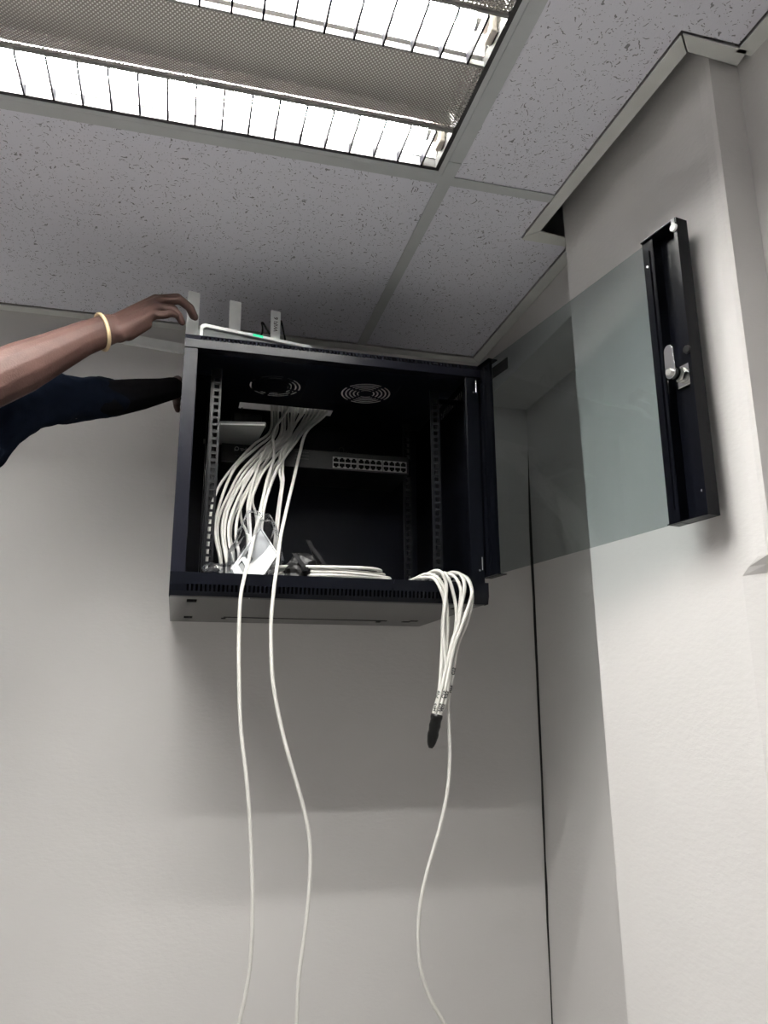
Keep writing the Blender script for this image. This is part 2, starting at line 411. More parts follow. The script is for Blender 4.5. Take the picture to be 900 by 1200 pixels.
# wall angles
def angle(poly, name='wall_angle'):
    return MB().prism(poly, 'z', CH - .0015, CH + .001).build(name, 'trim_white', ceil)
angle([(XL, YB - WA), (XR - WA - .0006, YB - WA), (XR - .0006, YB), (XL, YB)])
angle([(XR - WA, YB - WA - .0006), (XR - WA, 1.20), (XR, 1.20), (XR, YB - .0006)])
angle([(XR - WA, YF), (XR, YF), (XR, .772), (XR - WA, .772)])
angle([(XL, YF), (XL + WA, YF), (XL + WA, YB - WA), (XL, YB - WA)])
angle([(XL, YF), (XR, YF), (XR, YF + WA), (XL, YF + WA)])
angle([(.6360, 1.270), (.6465, .7665), (.6725, .7905), (.6590, 1.2475)])             # along the pilaster
angle([(.6480, .7640), (.7580, .7650), (.7620, .7935), (.6745, .7895)])               # across its near face
angle([(.6375, 1.2715), (.6600, 1.2490), (.7420, 1.2600), (.7420, 1.2845), (.6375, 1.2835)])   # across its far face
MB().box(XR - .0012, XR, 1.285, YB - .001, CH - .0015, CH + .024).build('angle_upstand', 'trim_white', ceil)
# upstand legs of the two nearer angles
MB().prism([(.6725, .7905), (.6735, .7905), (.6600, 1.2475), (.6590, 1.2475)], 'z', CH - .0015, CH + .022).build('angle_upstand', 'trim_white', ceil)
MB().prism([(.6745, .7895), (.7620, .7935), (.7620, .7925), (.6745, .7885)], 'z', CH - .0015, CH + .022).build('angle_upstand', 'trim_white', ceil)

# ------------------------------------------------------------------ light fittings
def light_fitting(x0, y0, label):
    """three lamp fitting 1213 x 606 with louvred lamp slots between perforated panels"""
    x1 = x0 + 1.187; y1 = y0 + .580
    t = thing('ceiling_light', label, 'ceiling light', ((x0 + x1) / 2, (y0 + y1) / 2, CH), 'recessed fluorescent ceiling lights')
    a, b, c, d = x0 - .0, x1 + .0, y0, y1
    m = MB()
    zf0, zf1 = CH - .001, CH + .006
    w = .009
    m.box(a, b, c, c + w, zf0, zf1).box(a, b, d - w, d, zf0, zf1).box(a, a + w, c + w, d - w, zf0, zf1).box(b - w, b, c + w, d - w, zf0, zf1)
    m.build('frame', 'grid_metal', t)
    m = MB(); e = .0075; a2, b2, c2, d2 = a + w, b - w, c + w, d - w
    m.box(a2, b2, c2, c2 + e, CH + .0, CH + .021).box(a2, b2, d2 - e, d2, CH + .0, CH + .021).box(a2, a2 + e, c2 + e, d2 - e, CH + .0, CH + .021).box(b2 - e, b2, c2 + e, d2 - e, CH + .0, CH + .021)
    m.build('inner_rim', 'lamp_black', t)
    # housing: back and sides
    ai, bi, ci, di = a2 + e, b2 - e, c2 + e, d2 - e
    zt = CH + .085
    m = MB()
    m.box(a2, b2, c2, d2, zt, zt + .003).box(a2, a2 + .002, c2, d2, CH + .03, zt).box(b2 - .002, b2, c2, d2, CH + .03, zt).box(a2, b2, c2, c2 + .002, CH + .03, zt).box(a2, b2, d2 - .002, d2, CH + .03, zt)
    m.build('housing', 'reflector', t)
    H = di - ci; band = .087; pan = (H - 3 * band) / 2
    y = di
    for k in range(3):
        yb1 = y; yb0 = y - band; yc = (yb0 + yb1) / 2 + .002
        zt_ = CH + .034
        # reflector trough
        m = MB(); prof = [(yb0 + .002, CH + .018), (yb0 + .007, CH + .042), (yb0 + .022, CH + .060), (yc, CH + .066), (yb1 - .022, CH + .060), (yb1 - .007, CH + .042), (yb1 - .002, CH + .018)]
        pts = prof + [(p, q + .0012) for p, q in reversed(prof)]
        m.prism(pts, 'x', ai, bi); m.build('reflector', 'reflector', t)
        tb = MB().tube([(ai + .03, yc, zt_), (bi - .03, yc, zt_)], .0125, 16).build('lamp_tube', 'tube_light', t, smooth=True)
        for xe, s_ in ((ai, 1), (bi, -1)):
            h = MB(); h.box(min(xe, xe + s_ * .012), max(xe, xe + s_ * .012), yc - .014, yc + .014, CH + .010, CH + .060)
            h.build('lamp_holder', 'lamp_holder', t, bevel=.003)
            MB().tube([(xe + s_ * .012, yc, zt_), (xe + s_ * .032, yc, zt_)], .0131, 14).build('tube_cap', 'zinc', t, smooth=False)
        nb = 27
        for q in range(1, nb):
            xx = bi - .028 - (q - 1) * .0433
            if xx < ai + .01: break
            MB().box(xx - .0015, xx + .0015, yb0 + .001, yb1 - .001, CH - .003, CH + .014).build('louvre_blade', 'louvre', t)
        y = yb0
        if k < 2:
            p1 = y; p0 = y - pan
            m = MB(); N = 10      # shallow downward bow
            for i in range(N + 1):
                u = i / N; yy = p0 + (p1 - p0) * u; zz = CH + .006 - .010 * (1 - (2 * u - 1) ** 2)
                m.v += [(ai, yy, zz), (bi, yy, zz)]
            for i in range(N): m.f.append((2 * i, 2 * i + 1, 2 * i + 3, 2 * i + 2))
            m.build('perforated_panel', 'perforated_sheet', t, smooth=True)
            m = MB(); m.box(ai, bi, p0 - .0005, p0 + .0035, CH + .001, CH + .010).box(ai, bi, p1 - .0035, p1 + .0005, CH + .001, CH + .010)
            m.build('panel_rim', 'lamp_rim', t)
            y = p0
    return t
light_fitting(-0.775 + .0, 0.558, 'recessed fluorescent light with perforated panels, over the black wall cabinet')
light_fitting(-3.201, 0.558, 'added fluorescent fill light with perforated panels, out of view far to the left')  # out of frame, added to lift the ambient level of the room
light_fitting(-3.201, -1.850, 'added fluorescent fill light with perforated panels, out of view at the back left')  # another unseen fitting, added for broad ambient light

# ------------------------------------------------------------------ wall cabinet
X0, X1, Y0, Y1, Z0, Z1 = -.021, .580, 1.410, 1.856, .194, .701
cab = thing('network_cabinet', 'black wall-mounted network cabinet with its smoked glass door swung open', 'cabinet', ((X0 + X1) / 2, Y1, Z0))
FLZ = .226                       # top of the cabinet floor
S = .0015
MB().box(X0, X0 + S, Y0 + .02, Y1, Z0 + .03, Z1 - .002).build('side_panel', 'black_metal', cab)
us = sorted(set([Y0 + .02, Y1] + [round(1.505 + .0115 * k + e, 5) for k in range(21) for e in (0, .0045)])); ws = [Z0 + .03, .664, .682, Z1 - .002]
sl = [(1.505 + .0115 * k, 1.505 + .0115 * k + .0045) for k in range(21) if k not in (13, 14)]
m = MB(); m.grid_cells(us, ws, lambda u, w: .664 < w < .682 and any(a < u < b for a, b in sl), lambda a, b, c, d: m.box(X1 - S, X1, a, b, c, d))
m.build('side_panel', 'black_metal', cab)
MB().box(X0, X1, Y1 - S, Y1, Z0, Z1 - .002).build('back_panel', 'black_metal_inner', cab)
# top panel with two fan grilles and a cable entry
fans = [(.385, 1.614), (.178, 1.622)]; fs = .066
hole = (.108, .333, 1.733, 1.776)
us = sorted([X0, X1, hole[0], hole[1]] + [f[0] + s * fs for f in fans for s in (-1, 1)]); ws = sorted([Y0 + .02, Y1, hole[2], hole[3]] + [f[1] + s * fs for f in fans for s in (-1, 1)])
def tophole(u, w):
    if hole[0] < u < hole[1] and hole[2] < w < hole[3]: return True
    return any(abs(u - f[0]) < fs and abs(w - f[1]) < fs for f in fans)
m = MB(); m.grid_cells(us, ws, tophole, lambda a, b, c, d: m.box(a, b, c, d, Z1 - .002, Z1))
m.build('top_panel', 'black_metal_inner', cab)
for (fx, fy), rot in zip(fans, (.45, .2)):
    m = MB(); gaps = [(.0175, .0205), (.026, .0295), (.035, .0385), (.044, .0475), (.053, .0565)]
    radii = sorted([0, .062] + [r for g in gaps for r in g]); NS = 96; zz = Z1 - .0015
    for i in range(len(radii) - 1):
        rm = (radii[i] + radii[i + 1]) / 2; gap = any(a < rm < b for a, b in gaps)
        for k in range(NS):
            a0 = 2 * math.pi * k / NS + rot; a1 = 2 * math.pi * (k + 1) / NS + rot
            if gap and (k % 24) > (2 if rm > .03 else 4): continue
            if i == 0: m.quad((fx, fy, zz), (fx + radii[1] * math.cos(a0), fy + radii[1] * math.sin(a0), zz), (fx + radii[1] * math.cos(a1), fy + radii[1] * math.sin(a1), zz)); continue
            r0, r1 = radii[i], radii[i + 1]
            m.quad((fx + r0 * math.cos(a0), fy + r0 * math.sin(a0), zz), (fx + r1 * math.cos(a0), fy + r1 * math.sin(a0), zz), (fx + r1 * math.cos(a1), fy + r1 * math.sin(a1), zz), (fx + r0 * math.cos(a1), fy + r0 * math.sin(a1), zz))
    for k in range(NS):      # from the circle out to the square
        def sq(a):
            c, s_ = math.cos(a), math.sin(a); q = fs / max(abs(c), abs(s_)); return (fx + c * q, fy + s_ * q, zz)
        a0 = 2 * math.pi * k / NS + rot; a1 = 2 * math.pi * (k + 1) / NS + rot
        m.quad((fx + .062 * math.cos(a0), fy + .062 * math.sin(a0), zz), sq(a0), sq(a1), (fx + .062 * math.cos(a1), fy + .062 * math.sin(a1), zz))
    m.build('fan_grille', 'black_metal_inner', cab)
# bottom: underside tray and inner floor
MB().box(X0, X1, Y0 + .022, Y1 - S, Z0, Z0 + .002).build('bottom_panel', 'gloss_black', cab)
MB().box(X0 + S, X1 - S, Y0 + .022, Y1 - S, FLZ - .002, FLZ).build('floor_panel', 'black_metal_inner', cab)
MB().box(X0, X0 + S, Y0 + .022, Y1 - S, Z0 + .002, Z0 + .03).box(X1 - S, X1, Y0 + .022, Y1 - S, Z0 + .002, Z0 + .03).build('tray_side', 'black_metal', cab)
bp = [o for o in cab.children if o.name.startswith('bottom_panel')][0]
for xx, yy in ((.020, 1.472), (.020, 1.492), (.018, 1.752), (.018, 1.772), (.517, 1.757), (.530, 1.735), (.545, 1.472), (.545, 1.492)):
    MB().box(xx - .009, xx + .009, yy - .006, yy + .006, Z0 - .0006, Z0).build('mounting_hole', 'port_black', bp, bevel=.0)
MB().box(.094, .467, 1.742, 1.749, Z0 - .0006, Z0).build('knockout_slot', 'port_black', bp)
MB().box(.090, .100, 1.765, 1.778, Z0 - .0006, Z0).box(.448, .458, 1.765, 1.778, Z0 - .0006, Z0).build('knockout_tab', 'port_black', bp)

# front bezels (upper and lower) with real slots, bevelled in section
def bezel(zlo, zhi, slz, name, inv):
    xs = [X0 + .030 + .0078 * k for k in range(69)]
    us = sorted([X0, X1 + .006] + [x for x in xs] + [x + .0036 for x in xs]); ws = sorted([zlo, zhi, slz[0], slz[1]])
    m = MB()
    def yof(z):
        if inv: return Y0 + max(0, (zlo + .016 - z)) * .35
        return Y0 + max(0, (z - (zhi - .012))) * .4
    def em(a, b, c, d):
        y_c, y_d = yof(c), yof(d)
        m.prism([(y_c, c), (y_d, d), (y_d + .002, d), (y_c + .002, c)], 'x', a, b)
    m.grid_cells(us, ws, lambda u, w: slz[0] < w < slz[1] and any(x < u < x + .0036 for x in xs), em)
    # return flanges
    if inv:
        m.box(X0, X1 + .006, Y0 + .001, Y0 + .024, zhi - .0015, zhi + .0004); m.box(X0, X1 + .002, yof(zlo), Y0 + .024, zlo, zlo + .0015)
        m.box(X0, X0 + .0015, Y0 + .006, Y0 + .024, zlo, zhi); m.prism([(Y0, zhi), (Y0, zlo + .016), (Y0 + .006, zlo), (Y0 + .024, zlo), (Y0 + .024, zhi)], 'x', X1 + .0045, X1 + .006)
    else:
        m.box(X0, X1, Y0 + .001, Y0 + .024, zlo - .0004, zlo + .0015); m.box(X0, X1, Y0 + .005, Y0 + .024, zhi - .0015, zhi)
    return m.build(name, 'lit_black_metal' if not inv else 'black_metal', cab)
bezel(Z0, .236, (.2025, .2145), 'lower_bezel', True)
bezel(.6735, Z1, (.6905, .6985), 'upper_bezel', False)
MB().box(X0 + .0016, X1 + .004, Y0 + .0085, Y0 + .0095, Z0 + .002, .234).build('bezel_backing', 'port_black', cab)
MB().box(X0 + .0016, X1 - .002, Y0 + .0085, Y0 + .0095, .676, Z1 - .002).build('bezel_backing', 'port_black', cab)
# front stiles (folded: face + return)
for xa, xb, s_ in ((X0, .004, 1), (.553, X1, -1)):
    m = MB().box(xa, xb, Y0 + .003, Y0 + .005, .2364, .673)
    xi = xb if s_ > 0 else xa
    m.box(xi - .001, xi + .001, Y0 + .005, Y0 + (.045 if s_ > 0 else .016), .2364, .673)
    m.build('front_stile', 'lit_black_metal' if s_ > 0 else 'black_metal', cab, bevel=.0006)
# mounting rails with square holes
def rail(xc, yr, s_):
    hs = .0095; P = .01483
    zs_ = [.262 + P * k for k in range(27)]
    us = [xc - .011, xc - hs / 2, xc + hs / 2, xc + .009]
    ws = sorted([.228, .672] + [z - hs / 2 for z in zs_] + [z + hs / 2 for z in zs_])
    m = MB(); m.grid_cells(us, ws, lambda u, w: abs(u - xc) < hs / 2 and any(abs(w - z) < hs / 2 for z in zs_), lambda a, b, c, d: m.box(a, b, yr, yr + .002, c, d))
    xo = xc - .011 if s_ > 0 else xc + .009
    m.box(xo - .001, xo + .001, yr, yr + .03, .228, .672)
    return m.build('mounting_rail', 'rail_metal', cab)
rail(.0465, 1.497, 1); rail(.5125, 1.497, -1)
rail(.0465, 1.712, 1); rail(.5125, 1.712, -1)
for yy in (1.50, 1.71):
    for zz in (.240, .655):
        for xa, xb in ((X0 + S, .0355), (.5215, X1 - S)):
            MB().box(xa, xb, yy + .002, yy + .028, zz, zz + .002).build('rail_bracket', 'black_metal', cab)
q = at(239.5, 517, 1.853); MB().box(q.x - .0025, q.x + .0025, 1.853, 1.8544, q.z - .006, q.z + .006).build('lit_hole_patch', 'print_white', cab, label='light through a tiny hole, painted white')  # white patch painted for light seen through a small hole

# the smoked glass door: hinged on the right, swung a little past square
H0 = Vector((.6000, 1.428, 0)); H1 = Vector((.6960, .8600, 0)); DU = (H1 - H0).normalized(); DL = (H1 - H0).length; DV = Vector((-DU.y, DU.x, 0))   # DV: outer face side
if DV.x < 0: DV = -DV
DZ0, DZ1 = .2475, .700; TH = .022
def DT(p): return H0 + DU * p.x + DV * (p.y - TH) + Vector((0, 0, p.z))
DT2 = lambda p: DT(p)
fr0 = DL - .074
m = MB()
# lock stile: a channel open to the inside - glass flange, outer web, end return, caps, centre rib
m.box(fr0, fr0 + .022, .0035, .0055, DZ0, DZ1, DT)                 # flange the glass is glued to
m.box(fr0 + .020, fr0 + .022, .0035, TH, DZ0, DZ1, DT)             # step down
m.box(fr0 + .022, DL - .0015, TH - .002, TH, DZ0, DZ1, DT)         # outer web
m.box(DL - .0015, DL, 0, TH, DZ0, DZ1, DT)                         # end return
m.box(DL - .006, DL - .0015, 0, .0015, DZ0, DZ1, DT)               # return lip
m.box(fr0, DL - .0015, .0, TH, DZ1 - .0015, DZ1, DT); m.box(fr0, DL - .0015, .0, TH, DZ0, DZ0 + .0015, DT)
m.box(fr0 + .012, fr0 + .0140, .0015, .0035, DZ0 + .02, DZ1 - .02, DT)    # glue bead rib
door = m.build('door', 'black_metal', cab, label='smoked glass door on black metal stiles, swung open')
m = MB()
# hinge stile
m.box(.0, .056, .006, .008, DZ0, DZ1, DT); m.box(.0, .002, .0, .022, DZ0, DZ1, DT); m.box(.0, .056, 0, TH, DZ0, DZ0 + .0015, DT); m.box(.0, .056, 0, TH, DZ1 - .0015, DZ1, DT)
m.box(.030, .032, .002, .006, DZ0 + .01, DZ1 - .01, DT)
m.build('hinge_stile', 'black_metal', door)
MB().box(.050, fr0 + .016, .0055, .0105, DZ0 + .002, DZ1 - .004, DT).build('glass_pane', 'smoked_glass', door, label='tinted grey-green glass')
MB().box(.062, .118, .0046, .0054, .652, .676, DT).build('glass_label', 'port_black', door, label='dark rectangular sticker')
# lock: plate, barrel, nut, cam lever
def DTd(u, v, z): return DT(Vector((u, v, z)))
ul = DL - .030; zl = .462
m = MB().box(ul - .015, ul + .015, TH - .007, TH - .002, zl - .017, zl + .017, DT)
lock = m.build('lock_plate', 'chrome', door, bevel=.0015)
MB().tube([DTd(ul, TH - .007, zl), DTd(ul, TH - .016, zl)], .0115, 6).build('lock_nut', 'chrome', door, bevel=.0008)
MB().tube([DTd(ul, TH - .016, zl), DTd(ul, -.008, zl)], .0085, 18).build('lock_barrel', 'zinc', door)
MB().tube([DTd(ul, -.001, zl), DTd(ul, -.004, zl)], .0105, 18).build('lock_washer', 'port_black', door)
m = MB(); n = 12; pts = []
for k in range(n + 1): a = math.pi + math.pi * k / n; pts.append((ul + .0095 * math.cos(a), zl + .0095 * math.sin(a)))
for k in range(n + 1): a = math.pi * k / n; pts.append((ul + .0085 * math.cos(a), zl + .034 + .0085 * math.sin(a)))
m.prism([(a, b) for a, b in pts], 'y', -.0105, -.008, DT)
MB.build(m, 'lock_cam', 'chrome', door, bevel=.0005)
MB().tube([DTd(ul, -.0105, zl), DTd(ul, -.0145, zl)], .0055, 6).build('lock_screw', 'zinc', door)
for zz, mm in ((DZ1 - .016, 'white_plastic'), (zl + .026, 'black_plastic')):
    MB().tube([DTd(DL - .004, -.0035, zz), DTd(DL - .004, .0, zz)], .006, 12).build('bumper', mm, door)
MB().box(DL - .0075, DL - .0025, -.002, 0, DZ1 - .016, DZ1 - .001, DT).build('bumper_tab', 'white_plastic', door)
for u, zz in ((fr0 + .008, DZ1 - .045), (DL - .008, DZ0 + .035)):
    MB().tube([DTd(u, .0015, zz), DTd(u, .0036, zz)], .0018, 8).build('rivet', 'zinc', door)
# hinge pins
for zz in (.640, .262):
    q = H0 + DV * (-TH * .6) - DU * .006
    MB().tube([(q.x - .010, q.y - .018, zz), (q.x - .010, q.y - .018, zz + .026)], .0017, 8).build('hinge_pin', 'chrome', cab)
    MB().tube([(q.x - .017, q.y - .021, zz - .001), (q.x - .017, q.y - .018, zz - .001)], .0022, 8).build('hinge_screw', 'chrome', cab)

# ------------------------------------------------------------------ rack switch and what lies on it
sx0, sx1, sy0, sy1, sz0, sz1 = .070, .510, 1.694, 1.846, .537, .581
sw = thing('network_switch', 'slim black 24-port network switch mounted inside the cabinet', 'network switch', ((sx0 + sx1) / 2, (sy0 + sy1) / 2, sz0))
MB().box(sx0, sx1, sy0, sy1, sz0, sz1).build('body', 'switch_grey', sw, bevel=.001)
MB().box(.0365, sx0, sy0 + .016, sy0 + .018, sz0, sz1).build('rack_ear', 'black_metal', sw); MB().box(sx1, .5215, sy0 + .016, sy0 + .018, sz0, sz1).build('rack_ear', 'black_metal', sw)
pz0, pz1 = sz0 + .004, sz0 + .031
px = .325
fm = MB()
for g in range(3):
    gx0 = px + g * .0605; gx1 = gx0 + .0585
    yy = sy0 - .002
    fm.box(gx0, gx1, yy, sy0, pz0, pz0 + .0012).box(gx0, gx1, yy, sy0, pz1 - .0012, pz1).box(gx0, gx1, yy, sy0, (pz0 + pz1) / 2 - .0015, (pz0 + pz1) / 2 + .0015)
    for k in range(5):
        xx = gx0 + k * (.0585 - .0014) / 4; fm.box(xx, xx + .0014, yy, sy0, pz0, pz1)
    for k in range(4):
        for r in range(2):
            a = gx0 + k * (.0585 - .0014) / 4 + .0014; b = a + .0129; zc = (pz0 + pz1) / 2
            if r: za, zb_ = zc + .0015, pz1 - .0012
            else: za, zb_ = pz0 + .0012, zc - .0015
            MB().box(a, b, sy0 - .0003, sy0 - .0001, za, zb_).build('port', 'port_black', sw)
            # notched jack shoulders
            zn = zb_ - .003 if r else za
            fm.box(a, a + .003, yy + .0004, sy0, zn, zn + .003).box(b - .003, b, yy + .0004, sy0, zn, zn + .003)
fm.build('port_frame', 'port_frame', sw)
# logo ring, lettering
lg = Vector((.1035, sy0 - .0004, sz1 - .011))
ring = [lg + Vector((.0042 * math.cos(a), 0, .0042 * math.sin(a))) for a in [2 * math.pi * k / 16 for k in range(16)]]
MB().tube(ring, .0010, 6, closed=True).box(lg.x - .0052, lg.x - .0036, lg.y - .0004, lg.y + .0004, lg.z - .006, lg.z - .001).build('logo_mark', 'print_white', sw)
text_mesh('tp-link', .010, 'logo_lettering', 'print_white', sw, (.1110, sy0 - .0004, lg.z), (1, 0, 0), (0, 0, 1), align='LEFT')
text_mesh('24-Port Switch', .005, 'front_lettering', 'print_grey', sw, (.1000, sy0 - .0004, sz0 + .016), (1, 0, 0), (0, 0, 1), align='LEFT')
for zz in (.557, .565, .573):
    MB().box(.236, .268, sy0 - .0004, sy0, zz, zz + .0012).build('status_line', 'print_grey', sw)
for qx, qz in ((.338, .5985), (.352, .6075), (.366, .598)):     # little cable hooks standing on the switch
    arc = [(qx + .006 * math.cos(a), sy0 + .03, qz - .010 + .006 * math.sin(a)) for a in [math.pi * k / 8 for k in range(9)]]
    MB().tube([(qx + .006, sy0 + .03, sz1)] + arc + [(qx - .006, sy0 + .03, sz1 + .004)], .0011, 6).build('cable_hook', 'rail_metal', sw)

pb = thing('media_converter', 'flat pale grey network box jutting forward from the top of the switch', 'network box', (.10, 1.66, sz1))
MB().prism([(.0585, 1.583), (.1545, 1.566), (.1460, 1.702), (.0500, 1.712)], 'z', sz1 + .0005, sz1 + .011).build('case', 'pale_grey', pb, bevel=.002)
MB().prism([(.0610, 1.5820), (.1520, 1.5656), (.1520, 1.5640), (.0608, 1.5806)], 'z', sz1 + .002, sz1 + .0045).build('front_edge', 'white_plastic', pb)
pa = thing('power_adapter', 'black power adapter lying on the pale grey network box', 'power adapter', (.115, 1.64, sz1 + .011))
MB().box(.085, .150, 1.605, 1.680, sz1 + .0115, sz1 + .043).build('case', 'black_plastic', pa, bevel=.006)
MB().tube(spline([(.15, 1.64, .615), (.165, 1.66, .62), (.165, 1.69, .60), (.15, 1.71, .598), (.12, 1.72, .605), (.10, 1.73, .64), (.115, 1.745, .69)]), .002, 6).build('cord', 'black_plastic', pa, smooth=True)

# ------------------------------------------------------------------ cables
CR = .0031
def cable(pts, label, group, r=CR, k=7, n=8, name='network_cable'):
    o = MB().tube(spline(pts, k), r, n).build(name, 'cable_white', None, smooth=True)
    return tag(o, label, 'cable', group)
def c6(x, y): return 230 + x / 6, 480 + y / 6
# the loom that drops out of the cable entry and swings to the left; (crop coordinates), depth
loom = [
    ([(520, 150), (400, 250), (270, 390), (180, 510), (118, 640), (95, 800)], 0, 1.575),
    ([(540, 160), (420, 270), (280, 400), (200, 560), (140, 760), (135, 900), (170, 1060)], .013, 1.545),
    ([(560, 170), (440, 300), (310, 440), (230, 590), (165, 740), (150, 880), (175, 1040)], .020, 1.56),
    ([(590, 180), (460, 310), (340, 440), (250, 600), (190, 760), (185, 920), (215, 1080)], .006, 1.53),
    ([(610, 180), (490, 310), (370, 440), (280, 580), (215, 740), (200, 900), (225, 1070)], .014, 1.545),
    ([(640, 170), (520, 300), (410, 420), (310, 590), (235, 780), (230, 930), (255, 1040)], .000, 1.52),
    ([(650, 190), (530, 320), (425, 450), (330, 610), (255, 770), (240, 900), (262, 1020)], .022, 1.575),
    ([(660, 180), (560, 260), (450, 430), (360, 580), (290, 760), (280, 900), (300, 1020)], -.006, 1.525),
    ([(620, 180), (520, 250), (470, 310), (430, 410), (390, 550), (362, 680), (368, 820), (390, 960)], .006, 1.54),
    ([(640, 200), (540, 300), (450, 440), (410, 560), (376, 700), (380, 900)], -.012, 1.53),
    ([(600, 200), (480, 330), (380, 440), (330, 530), (308, 650), (320, 790), (360, 900)], .030, 1.585),
    ([(660, 210), (560, 330), (470, 440), (415, 560), (395, 650), (425, 800)], .036, 1.59),
    ([(700, 170), (600, 330), (530, 440), (500, 600), (462, 760), (440, 880)], -.012, 1.52),
    ([(720, 160), (630, 320), (545, 480), (495, 620), (455, 800)], .004, 1.545),
    ([(690, 200), (600, 290), (585, 430), (600, 520), (582, 650), (560, 840)], .024, 1.56),
    ([(710, 200), (625, 280), (607, 420), (612, 500), (592, 650), (572, 840)], .012, 1.55),
    ([(750, 160), (700, 230), (610, 350), (560, 430), (510, 570), (470, 740)], -.020, 1.51),
]
ORD = 'first second third fourth fifth sixth seventh eighth ninth tenth eleventh twelfth thirteenth fourteenth fifteenth sixteenth seventeenth'.split()
def x_at(pts, y):
    for (xa, ya), (xb, yb) in zip(pts, pts[1:]):
        if ya <= y <= yb: return xa + (xb - xa) * (y - ya) / (yb - ya)
    return pts[-1][0]
rank = {i: r for r, i in enumerate(sorted(range(len(loom)), key=lambda i: x_at(loom[i][0], 600)))}
for i, (pts, dy, ye) in enumerate(loom):
    n = len(pts); P = []
    sx = .185 + .130 * i / (len(loom) - 1)
    P.append(Vector((sx, 1.752 + .006 * ((i % 3) - 1), .80))); P.append(Vector((sx, 1.752 + .006 * ((i % 3) - 1), .705)))
    for k, (x, y) in enumerate(pts):
        t = k / (n - 1); Y = 1.683 + (ye - 1.683) * t ** .8 - dy * math.sin(math.pi * min(1, t * 1.1 + .05)) + (.0 if k else .002)
        P.append(at(*c6(x, y), Y))
    e = P[-1]; e2 = P[-2]; d = (e - e2)
    if e.z > FLZ + .02:
        P.append(Vector((e.x + d.x * .35, e.y + .012, FLZ + .010))); P.append(Vector((e.x + d.x * .5 + .012, e.y + .03, FLZ + CR + .001)))
    cable(P, 'white cable of the loom inside the cabinet, ' + ORD[rank[i]] + ' from the left at mid height', 'loom of white cables inside the cabinet')

def front(px, py, Y=1.4040): return at(px, py, Y)
# two long cables from the loom, over the lower edge and down the wall
A = [Vector((.225, 1.744, .80)), Vector((.225, 1.744, .705)), at(*c6(545, 150), 1.672), at(*c6(547, 330), 1.63), at(*c6(502, 480), 1.59), at(*c6(470, 620), 1.55), at(*c6(430, 800), 1.49), at(*c6(392, 960), 1.445),
     at(289.5, 664, 1.416), front(286, 678), front(282, 700, 1.401), front(280, 740, 1.402), front(280, 790, 1.402), front(282, 850, 1.404), front(288, 905, 1.406), front(292, 950, 1.408), front(294.5, 1000, 1.41), front(296, 1060, 1.41), front(294, 1120, 1.41),
     front(288, 1165, 1.41), front(279, 1205, 1.41), front(262, 1290, 1.41), Vector((.05, 1.42, -1.0)), Vector((.06, 1.40, -1.45)), Vector((.10, 1.33, ZF + .03)), Vector((.18, 1.25, ZF + CR))]
cable(A, 'long white cable hanging down the wall, leftmost of the three long ones', 'cables hanging down the wall', r=.0035)
B = [Vector((.322, 1.744, .80)), Vector((.322, 1.744, .705)), at(*c6(780, 150), 1.668), at(*c6(730, 300), 1.63), at(*c6(690, 470), 1.59), at(*c6(640, 680), 1.53), at(*c6(592, 900), 1.455),
     at(325, 662, 1.416), front(322.5, 678), front(320, 700, 1.401), front(317.5, 735, 1.402), front(319, 790, 1.402), front(325, 830, 1.404), front(334, 870, 1.406), front(346, 912, 1.408), front(357, 952, 1.41), front(363, 985, 1.41), front(363.5, 1020, 1.41), front(361, 1060, 1.41),
     front(355, 1110, 1.41), front(350, 1150, 1.41), front(347.5, 1205, 1.41), front(346, 1290, 1.41), Vector((.20, 1.42, -1.0)), Vector((.21, 1.40, -1.45)), Vector((.26, 1.33, ZF + .03)), Vector((.36, 1.27, ZF + CR))]
cable(B, 'long white cable hanging down the wall, middle of the three long ones', 'cables hanging down the wall', r=.0035)

# coil lying on the cabinet floor behind the lower edge
pts = []; turns = 6
for k in range(turns * 40 + 1):
    a = 2 * math.pi * k / 40 + 1.2; t = k / (turns * 40)
    w = 1 + .05 * math.sin(5.1 * t * turns); 
    pts.append(Vector((.282 + (.118 + .006 * math.sin(k * .13)) * math.cos(a) * w, 1.500 + (.050 + .005 * math.sin(k * .09)) * math.sin(a), FLZ + CR + .0012 + .0350 * t + .0015 * math.sin(a * 2 + t * 9))))
o = MB().tube(pts, .0035, 8).build('coiled_cable', 'cable_white', None, smooth=True)
tag(o, 'coil of white cable lying on the cabinet floor behind the lower front edge', 'cable')

# bundle hung over the lower edge at the right, taped at its end
def c2(x, y): return 480 + x / 6.43, 640 + y / 6.43
tp0 = at(512.0, 838, 1.398); tp1 = at(504.5, 876, 1.400)
hang = [
    ([(30, 250), (110, 238), (185, 258), (236, 330), (262, 430), (250, 580), (246, 771)], -.0070, 0.000),
    ([(30, 252), (120, 212), (200, 230), (250, 300), (276, 410), (284, 580), (278, 771)], -.0025, 0.006),
    ([(110, 225), (165, 195), (212, 186), (254, 215), (276, 300), (268, 430), (252, 590), (262, 771)], .0055, -.002),
    ([(180, 215), (240, 200), (295, 265), (332, 370), (352, 490), (346, 640), (306, 771)], .0025, 0.010),
    ([(230, 215), (285, 210), (342, 235), (386, 330), (376, 480), (360, 610), (316, 771)], .0070, 0.004),
    ([(270, 215), (335, 200), (390, 222), (414, 310), (388, 460), (366, 600), (310, 771)], -.0050, -.003),
    ([(310, 230), (380, 215), (440, 262), (470, 345), (445, 450), (378, 640), (330, 771)], .0010, -.004),
]
rank = {i: r for r, i in enumerate(sorted(range(len(hang)), key=lambda i: x_at(hang[i][0], 420)))}
